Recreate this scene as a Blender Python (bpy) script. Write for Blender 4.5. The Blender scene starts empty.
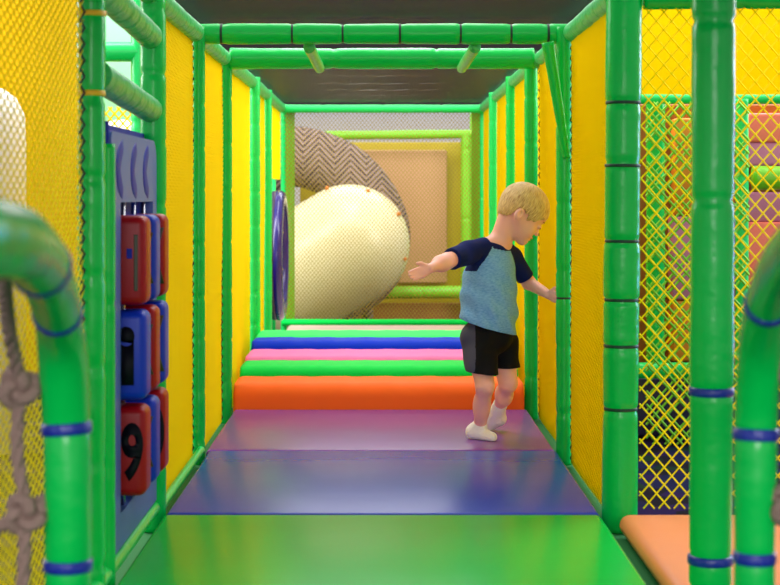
import bpy, bmesh, math, random
import numpy as np
from mathutils import Vector, Matrix
random.seed(7)
C = bpy.context.scene.collection
PI = math.pi
F, VX, VY, CZ = 1700.0, 382.0, 195.0, 0.9      # focal length in pixels, vanishing point, eye height

def W(px, py, Y):
    return Vector(((px-VX)*Y/F, Y, CZ-(py-VY)*Y/F))

def lin(c):
    return tuple((v/255/12.92 if v/255 <= .04045 else ((v/255+.055)/1.055)**2.4) for v in c)

# ------------------------------------------------------------------ materials
def mat(name, rgb, rough=.4, bump=0, bscale=20, translucent=0, spec=.5, coat=0, vary=0, vscale=5, sheen=0, sss=0):
    m = bpy.data.materials.new(name); m.use_nodes = True
    nt = m.node_tree; N = nt.nodes; L = nt.links
    b = N['Principled BSDF']; out = N['Material Output']
    col = (*lin(rgb), 1)
    b.inputs['Base Color'].default_value = col
    b.inputs['Roughness'].default_value = rough
    b.inputs['Specular IOR Level'].default_value = spec
    b.inputs['Coat Weight'].default_value = coat
    b.inputs['Coat Roughness'].default_value = .12
    b.inputs['Sheen Weight'].default_value = sheen
    if sss:
        b.inputs['Subsurface Weight'].default_value = sss
        b.inputs['Subsurface Radius'].default_value = (.01, .004, .002)
        b.inputs['Subsurface Scale'].default_value = .5
    tc = N.new('ShaderNodeTexCoord')
    if vary:
        n = N.new('ShaderNodeTexNoise'); n.inputs['Scale'].default_value = vscale; n.inputs['Detail'].default_value = 5
        L.new(tc.outputs['Object'], n.inputs['Vector'])
        mx = N.new('ShaderNodeMix'); mx.data_type = 'RGBA'
        mx.inputs[6].default_value = tuple(v*(1-vary) for v in col[:3])+(1,)
        mx.inputs[7].default_value = tuple(min(1, v*(1+vary)) for v in col[:3])+(1,)
        L.new(n.outputs['Fac'], mx.inputs[0]); L.new(mx.outputs[2], b.inputs['Base Color'])
    if bump:
        n = N.new('ShaderNodeTexNoise'); n.inputs['Scale'].default_value = bscale; n.inputs['Detail'].default_value = 3
        L.new(tc.outputs['Object'], n.inputs['Vector'])
        bp = N.new('ShaderNodeBump'); bp.inputs['Strength'].default_value = bump; bp.inputs['Distance'].default_value = .01
        L.new(n.outputs['Fac'], bp.inputs['Height']); L.new(bp.outputs['Normal'], b.inputs['Normal'])
    if translucent:
        t = N.new('ShaderNodeBsdfTranslucent'); t.inputs['Color'].default_value = col
        mx = N.new('ShaderNodeMixShader'); mx.inputs[0].default_value = translucent
        L.new(b.outputs[0], mx.inputs[1]); L.new(t.outputs[0], mx.inputs[2]); L.new(mx.outputs[0], out.inputs['Surface'])
    return m

def weave_mat(name, a, bcol, scale, rough=.7, bump=.4, sheen=0, porous=0):
    """two-colour woven cloth: checker of crossing threads"""
    m = mat(name, a, rough, sheen=sheen); nt = m.node_tree; N = nt.nodes; L = nt.links
    b = N['Principled BSDF']; tc = N.new('ShaderNodeTexCoord')
    ck = N.new('ShaderNodeTexNoise'); ck.inputs['Scale'].default_value = scale; ck.inputs['Detail'].default_value = 6
    mp = N.new('ShaderNodeMapping'); mp.inputs['Scale'].default_value = (1, 1, 3)
    L.new(tc.outputs['Object'], mp.inputs[0]); L.new(mp.outputs[0], ck.inputs['Vector'])
    rp = N.new('ShaderNodeValToRGB'); rp.color_ramp.elements[0].position = .35; rp.color_ramp.elements[1].position = .65
    rp.color_ramp.elements[0].color = (*lin(a), 1); rp.color_ramp.elements[1].color = (*lin(bcol), 1)
    L.new(ck.outputs['Fac'], rp.inputs[0]); L.new(rp.outputs[0], b.inputs['Base Color'])
    bp = N.new('ShaderNodeBump'); bp.inputs['Strength'].default_value = bump; bp.inputs['Distance'].default_value = .003
    L.new(ck.outputs['Fac'], bp.inputs['Height']); L.new(bp.outputs[0], b.inputs['Normal'])
    if porous:      # open mesh: the holes between the threads let light through
        t = N.new('ShaderNodeBsdfTransparent'); mx = N.new('ShaderNodeMixShader'); mx.inputs[0].default_value = porous
        L.new(b.outputs[0], mx.inputs[1]); L.new(t.outputs[0], mx.inputs[2]); L.new(mx.outputs[0], N['Material Output'].inputs['Surface'])
    return m

M = {}
M['green'] = mat('green_vinyl', (0, 196, 78), .27, spec=.28, bump=.6, bscale=11, coat=.04)
M['bright_green'] = mat('mint_vinyl', (10, 215, 100), .32, spec=.35, bump=.3, bscale=9, coat=.2)
M['lime'] = mat('lime_vinyl', (120, 205, 30), .4, bump=.2, bscale=9)
M['film'] = mat('clear_wrapped_sleeve', (60, 185, 100), .35, bump=.7, bscale=45, coat=.0, vary=.15, vscale=30)
M['yellow_net'] = mat('yellow_net_cord', (255, 240, 0), .7, translucent=.4, spec=.08)
M['yellow_sheet'] = mat('yellow_vinyl_sheet', (252, 222, 0), .6, spec=.08, bump=.15, bscale=6, translucent=.65)
M['back_net'] = mat('olive_net_cord', (165, 140, 30), .7)
M['mat_green'] = mat('green_floor_vinyl', (0, 190, 60), .25, bump=.12, bscale=5, spec=.2)
M['mat_blue'] = mat('navy_floor_vinyl', (36, 62, 182), .27, bump=.14, bscale=6, spec=.22, vary=.08, vscale=3)
M['mat_purple'] = mat('purple_floor_vinyl', (128, 74, 162), .27, bump=.14, bscale=6, spec=.22, vary=.08, vscale=3)
M['mat_pale'] = mat('pale_pink_vinyl', (225, 190, 185), .4, bump=.1)
M['orange'] = mat('orange_vinyl', (255, 112, 38), .6, spec=.12, bump=.25, bscale=6)
M['orange_pad'] = mat('coral_orange_vinyl', (245, 140, 80), .4, bump=.2, bscale=6)
M['step_green'] = mat('spring_green_vinyl', (0, 222, 85), .6, spec=.12, bump=.2, bscale=6)
M['pink'] = mat('pink_vinyl', (255, 130, 205), .6, spec=.12, bump=.2, bscale=6)
M['blue'] = mat('royal_blue_vinyl', (0, 55, 225), .6, spec=.12, bump=.2, bscale=6)
M['light_green'] = mat('pale_green_vinyl', (60, 245, 125), .6, spec=.12, bump=.2, bscale=6)
M['strap'] = mat('navy_strap', (20, 45, 150), .35, bump=.3, bscale=80)
M['yellow_strap'] = mat('yellow_strap', (240, 190, 20), .5)
M['black_lace'] = mat('black_lace', (25, 22, 20), .7)
M['board'] = mat('grey_blue_plastic', (72, 104, 188), .45, bump=.05)
M['board_dark'] = mat('deep_blue_plastic', (10, 36, 165), .5, spec=.2)
M['red_plastic'] = mat('red_plastic', (165, 0, 16), .4, spec=.3)
M['blue_plastic'] = mat('blue_plastic', (8, 52, 190), .4, spec=.3)
M['digit'] = mat('black_digit_paint', (8, 6, 20), .6, spec=.2)
M['digit_olive'] = mat('olive_mark_paint', (70, 62, 38), .4)
M['steel'] = mat('steel_rod', (190, 190, 200), .25)
M['steel'].node_tree.nodes['Principled BSDF'].inputs['Metallic'].default_value = 1
M['purple_plastic'] = mat('indigo_plastic', (38, 20, 120), .22, coat=.4)
M['purple_dark'] = mat('dark_purple_plastic', (45, 10, 62), .4)
M['cream'] = mat('cream_plastic', (228, 218, 170), .35, coat=.15)
M['rust'] = mat('rusty_bolt', (200, 110, 30), .5)
M['peach'] = mat('peach_vinyl', (205, 155, 108), .5, bump=.1, vary=.1, vscale=2)
M['olive'] = mat('olive_yellow_vinyl', (185, 165, 10), .5)
M['white'] = mat('white_plastic', (238, 236, 235), .5)
M['rope'] = mat('taupe_rope', (150, 124, 112), .85, bump=.9, bscale=120)
M['ceiling_a'] = weave_mat('dark_brown_mesh_cloth', (34, 22, 20), (62, 46, 42), 160, .55, porous=.6)
M['ceiling_b'] = weave_mat('charcoal_mesh_cloth', (40, 38, 42), (92, 88, 95), 120, .4, porous=.6)
M['orange_net'] = mat('orange_panel', (235, 140, 30), .5, vary=.2)
M['brown_panel'] = mat('brown_orange_panel', (150, 90, 25), .6, vary=.3, vscale=8)
M['navy_panel'] = mat('dark_navy_panel', (24, 18, 70), .5, vary=.5, vscale=9)
M['salmon'] = mat('salmon_vinyl', (255, 125, 110), .45)
M['mauve'] = mat('mauve_vinyl', (205, 120, 170), .45)
M['hall_wall'] = mat('hall_wall_paint', (215, 214, 218), .8)
M['seam'] = mat('dark_seam_thread', (4, 60, 40), .6)
M['green_deck'] = mat('green_carpeted_deck', (8, 120, 50), .8)
M['dark_wall'] = mat('darkened_upper_wall', (34, 30, 32), .8)
M['amber'] = mat('amber_vinyl', (222, 172, 0), .6, spec=.1, vary=.12, vscale=1.5)
M['pale_mint'] = mat('pale_mint_vinyl', (150, 235, 185), .5)
M['deck'] = mat('shade_slab_wood', (120, 90, 60), .8, vary=.2)
M['skin'] = mat('skin', (252, 188, 178), .5, sss=.15, vary=.05, vscale=12)
M['lips'] = mat('lip_skin', (205, 110, 105), .45)
M['sock'] = mat('white_sock_knit', (250, 250, 255), .85, bump=.4, bscale=150)
M['shirt'] = weave_mat('heather_blue_jersey', (96, 158, 232), (132, 190, 250), 90, .85, .15)
M['navy'] = mat('navy_jersey', (12, 28, 95), .85, spec=.2)
M['shorts'] = mat('charcoal_shorts_cloth', (20, 20, 26), .85, spec=.15, bump=.25, bscale=30)
M['side_stripe'] = mat('slate_side_panel', (62, 66, 95), .8)
M['eye'] = mat('eye_white', (235, 230, 228), .2)
M['lash'] = mat('light_brown_brow', (150, 105, 70), .8)

# hair: streaked along strands
def hair_mat():
    m = mat('blond_hair', (205, 160, 90), .42, sheen=.2); N = m.node_tree.nodes; L = m.node_tree.links; b = N['Principled BSDF']
    at = N.new('ShaderNodeAttribute'); at.attribute_name = 'strand'
    n = N.new('ShaderNodeTexNoise'); n.noise_dimensions = '2D'; n.inputs['Scale'].default_value = 22; n.inputs['Detail'].default_value = 4
    L.new(at.outputs['Vector'], n.inputs['Vector'])
    rp = N.new('ShaderNodeValToRGB'); rp.color_ramp.elements[0].position = .3; rp.color_ramp.elements[1].position = .7
    rp.color_ramp.elements[0].color = (*lin((178, 124, 62)), 1); rp.color_ramp.elements[1].color = (*lin((250, 220, 155)), 1)
    L.new(n.outputs['Fac'], rp.inputs[0]); L.new(rp.outputs[0], b.inputs['Base Color'])
    bp = N.new('ShaderNodeBump'); bp.inputs['Strength'].default_value = .6; bp.inputs['Distance'].default_value = .004
    L.new(n.outputs['Fac'], bp.inputs['Height']); L.new(bp.outputs[0], b.inputs['Normal'])
    return m
M['hair'] = hair_mat()

def zigzag_mat():
    m = mat('brown_grey_zigzag_netting', (120, 98, 92), .8); N = m.node_tree.nodes; L = m.node_tree.links; b = N['Principled BSDF']
    tc = N.new('ShaderNodeTexCoord'); sp = N.new('ShaderNodeSeparateXYZ'); L.new(tc.outputs['Object'], sp.inputs[0])
    def mth(op, a, v=None, w=None):
        n = N.new('ShaderNodeMath'); n.operation = op; L.new(a, n.inputs[0])
        if v is not None: n.inputs[1].default_value = v
        if w is not None: L.new(w, n.inputs[1])
        return n.outputs[0]
    tri = mth('PINGPONG', sp.outputs[0], .12)
    s = mth('ADD', tri, w=sp.outputs[2]); k = mth('PINGPONG', s, .022); k = mth('GREATER_THAN', k, .011)
    mx = N.new('ShaderNodeMix'); mx.data_type = 'RGBA'; L.new(k, mx.inputs[0])
    mx.inputs[6].default_value = (*lin((148, 126, 116)), 1); mx.inputs[7].default_value = (*lin((62, 46, 52)), 1)
    L.new(mx.outputs[2], b.inputs['Base Color'])
    return m
M['zigzag'] = zigzag_mat()

def carpet_mat():
    m = mat('dark_flecked_carpet', (9, 8, 18), .95, spec=.05); N = m.node_tree.nodes; L = m.node_tree.links; b = N['Principled BSDF']
    tc = N.new('ShaderNodeTexCoord'); v = N.new('ShaderNodeTexVoronoi'); v.inputs['Scale'].default_value = 9
    L.new(tc.outputs['Object'], v.inputs['Vector'])
    rp = N.new('ShaderNodeValToRGB'); rp.color_ramp.interpolation = 'CONSTANT'
    e = rp.color_ramp.elements; e[0].color = (*lin((12, 10, 20)), 1); e[1].position = .75; e[1].color = (*lin((24, 10, 55)), 1)
    g = e.new(.5); g.color = (*lin((10, 15, 50)), 1); g = e.new(.9); g.color = (*lin((8, 36, 22)), 1)
    s = N.new('ShaderNodeSeparateColor'); L.new(v.outputs['Color'], s.inputs[0]); L.new(s.outputs[0], rp.inputs[0])
    L.new(rp.outputs[0], b.inputs['Base Color'])
    return m
M['carpet'] = carpet_mat()

# ------------------------------------------------------------------ object helpers
def link(name, me, m, parent=None, smooth=True):
    if isinstance(me, bmesh.types.BMesh):
        bm = me; me = bpy.data.meshes.new(name)
        bmesh.ops.recalc_face_normals(bm, faces=bm.faces); bm.to_mesh(me); bm.free()
    if m is not None: me.materials.append(M[m] if isinstance(m, str) else m)
    if smooth:
        me.polygons.foreach_set('use_smooth', [True]*len(me.polygons))
    o = bpy.data.objects.new(name, me); C.objects.link(o)
    if parent is not None:
        o.parent = parent; o.matrix_parent_inverse = Matrix.Translation(-parent.location)
    return o

def tag(o, label=None, cat=None, group=None, kind=None):
    if label: o['label'] = label
    if cat: o['category'] = cat
    if group: o['group'] = group
    if kind: o['kind'] = kind
    return o

def empty(name, loc, label, cat, group=None):
    o = bpy.data.objects.new(name, None); C.objects.link(o); o.location = loc
    o.empty_display_size = .1
    return tag(o, label, cat, group)

def box(bm, lo, hi, bevel=0, seg=2):
    r = bmesh.ops.create_cube(bm, size=1)
    lo = Vector(lo); hi = Vector(hi); s = hi-lo; c = (lo+hi)/2
    for v in r['verts']: v.co = Vector((v.co.x*s.x, v.co.y*s.y, v.co.z*s.z))+c
    if bevel:
        es = list({e for v in r['verts'] for e in v.link_edges})
        bmesh.ops.bevel(bm, geom=es, offset=bevel, segments=seg, profile=.5, affect='EDGES')

def autosmooth(o, deg=40):
    # sharp edges above an angle keep flat faces flat
    me = o.data; bm = bmesh.new(); bm.from_mesh(me)
    for e in bm.edges:
        if len(e.link_faces) == 2 and e.calc_face_angle() > math.radians(deg): e.smooth = False
    bm.to_mesh(me); bm.free(); return o

def sweep(bm, pts, radii, seg=20, caps=True):
    pts = [Vector(p) for p in pts]; n = len(pts)
    rings = []; up = None
    for i, p in enumerate(pts):
        t = (pts[min(i+1, n-1)]-pts[max(i-1, 0)]).normalized()
        if up is None:
            a = Vector((0, 0, 1)) if abs(t.z) < .9 else Vector((1, 0, 0))
            up = (a-t*a.dot(t)).normalized()
        else: up = (up-t*up.dot(t)).normalized()
        s = t.cross(up); r = radii[i] if hasattr(radii, '__len__') else radii
        rings.append([bm.verts.new(p+(up*math.cos(2*PI*k/seg)+s*math.sin(2*PI*k/seg))*r) for k in range(seg)])
    for a, b in zip(rings, rings[1:]):
        for k in range(seg): bm.faces.new((a[k], a[(k+1) % seg], b[(k+1) % seg], b[k]))
    if caps:
        bm.faces.new(rings[0][::-1]); bm.faces.new(rings[-1])

def resample(pts, step):
    pts = [Vector(p) for p in pts]
    if len(pts) > 2:      # Catmull-Rom
        ext = [pts[0]*2-pts[1]]+pts+[pts[-1]*2-pts[-2]]; out = []
        for i in range(1, len(ext)-2):
            a, b, c, d = ext[i-1:i+3]; n = max(2, int((c-b).length/step))
            for k in range(n):
                t = k/n
                out.append(.5*((2*b)+(c-a)*t+(2*a-5*b+4*c-d)*t*t+(3*b-a-3*c+d)*t**3))
        return out+[pts[-1]]
    n = max(2, int((pts[1]-pts[0]).length/step))
    return [pts[0].lerp(pts[1], k/n) for k in range(n+1)]

def padded(name, pts, r, m, seams, label, cat, group=None, parent=None, depth=.15, wob=.02, ties=(), tie_mat='strap', sd=0, r_fn=None, tie_py=()):
    """foam sleeve tube: pinched where sleeve sections meet; ties = distances along the tube of strap rings"""
    rs = random.Random(sd+len(label)*7+int(r*1000))
    P = resample(pts, .012); L = [0]
    for a, b in zip(P, P[1:]): L.append(L[-1]+(b-a).length)
    tot = L[-1]
    if tie_py:      # straps given by where they show in the view from the corridor
        ties = [L[min(range(len(P)), key=lambda i: abs(VY+(CZ-P[i].z)*F/P[i].y-y))] for y in tie_py]
    if isinstance(seams, (int, float)):
        s = seams*rs.uniform(.5, 1); S = []
        while s < tot: S.append(s); s += seams*rs.uniform(.85, 1.15)
    else: S = list(seams)
    ph = [rs.uniform(0, 6) for _ in range(3)]; rad = []
    for d in L:
        q = 1+wob*(math.sin(d*9+ph[0])+.6*math.sin(d*23+ph[1]))
        for s in list(S)+list(ties): q *= 1-depth*math.exp(-((d-s)/.007)**2)
        rad.append(r*q*(r_fn(d/tot) if r_fn else 1))
    base = Vector(P[0]) if P[0].z <= P[-1].z else Vector(P[-1])
    has = bool(ties)
    if parent is None and has:
        root = empty(name, base, label, cat, group)
    else: root = parent
    bm = bmesh.new(); sweep(bm, P, rad, 22)
    o = link('foam_sleeve' if has else name, bm, m, root)
    if not has and parent is None: tag(o, label, cat, group)
    for s in ties:
        i = min(range(len(L)), key=lambda k: abs(L[k]-s)); i = max(1, min(len(P)-2, i))
        t = (P[i+1]-P[i-1]).normalized(); big = r > .032 and tie_mat == 'strap'; w = .0095 if big else (.0045 if tie_mat == 'seam' else .006); rr = rad[i]*(1.16 if big else 1.14)+(.001 if tie_mat != 'seam' else -.002)
        b2 = bmesh.new(); sweep(b2, [P[i]-t*w, P[i]-t*w*.6, P[i]+t*w*.6, P[i]+t*w], [rr*.96, rr, rr, rr*.96], 22, True)
        # little knot of the strap
        link('tie_strap', b2, tie_mat, root)
    return root if has else o

def net_mesh(bm, u0, u1, v0, v1, cell_u, cell_v, to3, r, wave=0, nseg=None):
    """diamond netting over the rectangle [u0,u1]x[v0,v1]; to3 maps (u,v,depth) to space"""
    sl = cell_v/cell_u; Wd = u1-u0; H = v1-v0
    n = int((Wd+H/sl)/cell_u)+2
    for sgn in (1, -1):
        for i in range(-1, n):
            # line: u = a + sgn*(v-v0)/sl
            a = (u0 - H/sl + i*cell_u) if sgn > 0 else (u0 + i*cell_u)
            pts = []
            ts = [v0, v1]
            if sgn > 0: tlo = v0+max(0, (u0-a)*sl); thi = min(v1, v0+(u1-a)*sl)
            else: tlo = v0+max(0, (a-u1)*sl); thi = min(v1, v0+(a-u0)*sl)
            if thi-tlo < cell_v*.3: continue
            k = nseg or 1
            for j in range(k+1):
                v = tlo+(thi-tlo)*j/k; u = a+sgn*(v-v0)/sl
                pts.append(to3(u, v, sgn*r*.7+wave*(math.sin(u*5+1)*math.sin(v*4+.5))))
            sweep(bm, pts, r, 4, False)

# ------------------------------------------------------------------ setting
bm = bmesh.new(); box(bm, (-6, -2, -.17), (7, 19, -.12)); tag(link('floor', bm, 'carpet', smooth=False), kind='structure')
bm = bmesh.new(); box(bm, (-6, 18.9, -.12), (7, 19, 1.86)); tag(link('wall_back', bm, 'hall_wall', smooth=False), kind='structure')
bm = bmesh.new(); box(bm, (-6, 18.9, 1.86), (7, 19, 6)); tag(link('wall_back_upper', bm, 'dark_wall', smooth=False), kind='structure')  # coloured dark so the porous roof cloth before it stays dark
bm = bmesh.new(); box(bm, (-6.1, -2, -.12), (-6, 19, 4)); tag(link('wall_left', bm, 'hall_wall', smooth=False), kind='structure')
bm = bmesh.new(); box(bm, (7, -2, -.12), (7.1, 19, 4)); tag(link('wall_right', bm, 'hall_wall', smooth=False), kind='structure')

bm = bmesh.new(); box(bm, (-.73, 1.9, -.12), (.73, 11.4, -.062), .004); 
box(bm, (.735, 2.4, -.12), (2.2, 4.93, -.062), .004)
tag(link('platform_deck', bm, 'green_deck', smooth=False), 'low green deck carrying the corridor mats and posts', 'platform')

# floor mats --------------------------------------------------------
def mat_slab(name, x0, x1, y0, y1, z0, z1, m, label, cat='floor mat', group=None, bev=.014, dome=.003):
    bm = bmesh.new(); nx, ny = 18, 18
    box(bm, (x0, y0, z0), (x1, y1, z1), bev, 4)
    o = link(name, bm, m); autosmooth(o, 60); return tag(o, label, cat, group)
G = 'padded floor mats along the corridor'
mat_slab('floor_mat', -.617, .617, 3.0, 4.795, -.06, 0, 'mat_green', 'green vinyl floor mat nearest the viewer, in front of the navy mat', group=G)
mat_slab('floor_mat', -.612, .617, 4.805, 5.99, -.06, 0, 'mat_blue', 'navy blue vinyl floor mat between the green mat and the purple mat', group=G)
mat_slab('floor_mat', -.622, .612, 6.0, 7.14, -.06, 0, 'mat_purple', 'purple vinyl floor mat the child stands on, before the orange step', group=G)
mat_slab('floor_mat', -.61, .61, 8.75, 11.14, -.06, .048, 'mat_pale', 'pale pink floor mat behind the coloured steps, below the far net', group=G)
mat_slab('floor_mat', .665, 2.1, 3.75, 4.79, -.055, .004, 'orange_pad', 'coral orange mat in the side branch on the right', group=G, bev=.03)

# steps -------------------------------------------------------------
SG = 'coloured foam steps across the corridor'
def step(y0, y1, h, m, label, rr, x0=-.628, x1=.60):
    bm = bmesh.new(); z0 = -.06; n = 10
    prof = [(y1, z0), (y0, z0)]
    for k in range(n+1):
        a = PI-(PI/2)*k/n; prof.append((y0+rr+rr*math.cos(a), h-rr+rr*math.sin(a)))
    for k in range(4): prof.append((y1-.006+.006*math.sin(k/3*PI/2), h-.006+.006*math.cos(k/3*PI/2)))
    xs = []
    for k in range(5): xs.append((x0+.03*(1-math.cos(k/4*PI/2)), k/4))
    for k in range(1, 40): xs.append((x0+.03+(x1-x0-.06)*k/40, 1))
    for k in range(5): xs.append((x1-.03+.03*math.sin(k/4*PI/2), math.cos(k/4*PI/2)*.999))
    rings = []
    cy, cz = (y0+y1)/2, h/2
    for i, (x, f) in enumerate(xs):
        ins = .022*(1-math.sqrt(max(0, 1-(1-f)**2))) if f < 1 else 0
        wv = .0010*math.sin(x*31+y0*9)+.0006*math.sin(x*67)
        rings.append([bm.verts.new((x, y+(ins if y < cy else -ins), (z-ins+(wv if z > cz else 0)) if z > 0 else z)) for y, z in prof])
    m_ = len(prof)
    for a, b in zip(rings, rings[1:]):
        for k in range(m_): bm.faces.new((a[k], a[(k+1) % m_], b[(k+1) % m_], b[k]))
    bm.faces.new(rings[0]); bm.faces.new(rings[-1][::-1])
    o = link('foam_step', bm, m); autosmooth(o, 50); return tag(o, label, 'foam step', SG)
step(7.15, 7.455, .106, 'orange', 'orange foam step, lowest and nearest to the purple mat', .06)
step(7.46, 7.755, .147, 'step_green', 'deep spring green foam step between the orange and the pink', .05)
step(7.76, 8.125, .164, 'pink', 'pink foam step between the green and the blue', .035)
step(8.13, 8.365, .201, 'blue', 'royal blue foam step behind the pink one', .045)
step(8.37, 8.74, .206, 'light_green', 'pale green foam step, topmost and farthest back', .04)

# ------------------------------------------------------------------ posts
PG = 'green padded posts of the corridor frame'
def post(x, y, r, seams, label, m='green', z0=-.06, z1=1.50, ties=(), tm='strap', x1=None, y1=None, sd=0, depth=.13):
    return padded('padded_post', [(x, y, z0), (x1 if x1 is not None else x, y1 or y, z1)], r, m, seams, label, 'post', PG, ties=ties, tie_mat=tm, sd=sd, depth=depth)
post(-.66, 3.86, .032, .21, 'green padded post with two yellow straps at the left, before the number panel', ties=(1.376, 1.188), tm='yellow_strap', z1=1.6)
post(-.643, 3.99, .017, .5, 'slim glossy green post along the near edge of the number panel', z1=1.02)
post(-.655, 4.87, .037, .19, 'thick left post at the far edge of the number panel')
post(-.655, 6.07, .024, .17, 'slim left post beside the front of the purple mat')
post(-.66, 7.17, .028, .2, 'left post beside the orange step')
post(-.645, 8.66, .027, .16, 'bright left post beside the pale green step', m='bright_green', x1=-.648)
post(-.652, 9.72, .023, .22, 'bright left post just before the round indigo window', m='bright_green')
post(-.65, 11.25, .02, .25, 'far left corner post at the edge of the far net', m='bright_green')
post(.68, 4.87, .051, [], 'thick right post between yellow netting and the side branch', x1=.694, ties=(.345, .525, .66, .83, 1.05, 1.22), tm='seam')
post(.702, 3.64, .046, [.12, .95, 1.33], 'thick plain right post before the side branch, with navy ties', ties=(.185, .54), z1=1.62, x1=.712)
post(.651, 6.07, .030, .26, 'right post the child reaches for', ties=(.59,), tm='seam')
post(.64, 7.3, .029, .2, 'right post behind the child at the orange step')
post(.658, 8.62, .030, .24, 'right post third from the far corner, behind the child', m='green')
post(.655, 9.95, .030, .3, 'right post second from the far corner', m='bright_green')
post(.675, 11.25, .033, .3, 'far right corner post at the edge of the far net', m='bright_green')
padded('diagonal_brace', [(.585, 6.0, 1.44), (.655, 6.03, 1.03)], .022, 'green', .5, 'slanting green padded brace from the first overhead beam to the right post', 'brace', r_fn=lambda t: 1-.35*t)

# ------------------------------------------------------------------ beams
BG = 'green padded beams overhead'
def beam(a, b, r, seams, label, m='green', name='padded_beam', g=BG, **k):
    return padded(name, [a, b], r, m, seams, label, 'beam', g, **k)
beam((-.66, 6.1, 1.478), (.68, 6.1, 1.478), .037, [], 'first overhead cross beam above the child, the nearest one with dark ties', ties=(.09, .34, .52, .73, .94, 1.12, 1.25), tie_mat='seam')
beam((-.64, 7.17, 1.475), (.64, 7.17, 1.475), .044, .5, 'second overhead cross beam, shaded, above the orange step')
beam((-.66, 11.2, 1.468), (.68, 11.2, 1.468), .027, .45, 'far overhead cross beam above the far net', m='bright_green')
beam((-.66, 11.2, .06), (.68, 11.2, .06), .022, .45, 'low cross beam under the far net', m='step_green')
beam((-.665, 3.9, 1.478), (-.665, 6.03, 1.478), .034, .12, 'left top rail nearest the viewer, wrapped in clear film', m='film')
beam((-.665, 6.13, 1.475), (-.665, 7.12, 1.475), .032, .12, 'left top rail between the first and second cross beams', m='film')
beam((-.665, 7.22, 1.475), (-.665, 11.15, 1.475), .032, .12, 'long left top rail from the second cross beam to the far net', m='film')
beam((.68, 4.93, 1.478), (.68, 6.03, 1.478), .036, .15, 'right top rail nearest the viewer, above yellow netting', m='film')
beam((.668, 6.13, 1.475), (.668, 7.12, 1.475), .03, .15, 'right top rail between the first and second cross beams', m='film')
beam((.668, 7.22, 1.475), (.668, 11.15, 1.475), .03, .15, 'long right top rail from the second cross beam to the far net', m='film')
beam((.75, 4.87, 1.468), (2.1, 4.87, 1.468), .036, .4, 'top beam over the coarse yellow net of the side branch')
beam((-.262, 6.12, 1.432), (-.262, 7.14, 1.432), .021, .1, 'short film wrapped tube between the cross beams, left one', m='film', name='cross_brace')
beam((.335, 6.12, 1.432), (.335, 7.14, 1.432), .021, .1, 'short film wrapped tube between the cross beams, right one', m='film', name='cross_brace')
beam((-.66, 3.93, 1.385), (-.66, 4.83, 1.352), .036, .13, 'upper left side rail above the number panel', m='film', g='left rails above the number panel')
beam((-.66, 3.93, 1.178), (-.66, 4.83, 1.142), .036, .13, 'lower left side rail just above the number panel', m='film', g='left rails above the number panel')
beam((-.648, 3.7, .012), (-.648, 4.82, .012), .019, .6, 'pale green floor rail under the number panel', m='bright_green', name='floor_rail', g='green floor rails at the left edge')
beam((-.642, 4.92, -.005), (-.642, 6.03, -.005), .014, .6, 'thin green floor rail beside the navy mat', m='bright_green', name='floor_rail', g='green floor rails at the left edge')

# ------------------------------------------------------------------ ceiling cloth
def cloth(y0, y1, z, m, label, sag):
    bm = bmesh.new(); nx, ny = 26, 50
    g = [[bm.verts.new((-.715+1.43*i/nx, y0+(y1-y0)*j/ny, z-sag*math.sin(PI*i/nx)*(.6+.4*math.sin(j*.9))*abs(math.sin(PI*j/ny))+.002*math.sin(i*1.9+j*.7)*math.sin(PI*i/nx))) for i in range(nx+1)] for j in range(ny+1)]
    for j in range(ny):
        for i in range(nx): bm.faces.new((g[j][i], g[j][i+1], g[j+1][i+1], g[j+1][i]))
    return tag(link('ceiling_cloth', bm, m), label, 'ceiling cloth', 'dark mesh cloths roofing the corridor')
cloth(4.25, 6.16, 1.54, 'ceiling_a', 'dark brown mesh cloth roof nearest the viewer, before the first cross beam', .008)
cloth(6.12, 7.15, 1.535, 'ceiling_a', 'dark mesh cloth roof strip between the two near cross beams', .008)
cloth(7.17, 11.25, 1.512, 'ceiling_b', 'charcoal mesh cloth roof between the second cross beam and the far net', .02)

bm = bmesh.new(); box(bm, (-1.5, -1.0, 1.64), (2.4, 4.2, 1.72), .01)  # slab added out of view to keep light off the foreground
tag(link('shade_slab', bm, 'deck', smooth=False), 'added wooden slab out of view, shading the near end of the corridor', 'platform')
# ------------------------------------------------------------------ yellow net walls
NG = 'yellow net walls along the corridor'
def wall_net(side, y0, y1, label, cell=.032, ratio=.62, sheet=True, z0=-.05, z1=1.475, lace=None, x=None):
    x = x if x is not None else .672*side
    root = empty('net_panel', (x, (y0+y1)/2, z0), label, 'net', NG)
    bm = bmesh.new()
    net_mesh(bm, y0, y1, z0, z1, cell, cell*ratio, lambda u, v, d: Vector((x+d, u, v)), .0019, wave=.004, nseg=8)
    link('netting', bm, 'yellow_net', root)
    if sheet:
        bm = bmesh.new(); n = 16; xs = x+side*.012
        g = [[bm.verts.new((xs+side*.006*math.sin(PI*i/n)*math.sin(PI*j/n), y0+(y1-y0)*i/n, z0+(z1-z0)*j/n)) for i in range(n+1)] for j in range(n+1)]
        for j in range(n):
            for i in range(n): bm.faces.new((g[j][i], g[j][i+1], g[j+1][i+1], g[j+1][i]))
        bmesh.ops.solidify(bm, geom=bm.faces[:], thickness=.002)
        link('backing_sheet', bm, 'yellow_sheet', root)
    if lace is not None:     # cord that laces the net to its post: a zigzag
        bm = bmesh.new(); k = int((z1-z0)/.018); pts = []
        for i in range(k+1):
            pts.append((x-side*(.004 if i % 2 else -.004), lace+(.008 if i % 2 else -.008), z0+(z1-z0)*i/k))
        sweep(bm, pts, .003, 5); link('lacing_cord', bm, 'black_lace', root)
    return root
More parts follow.
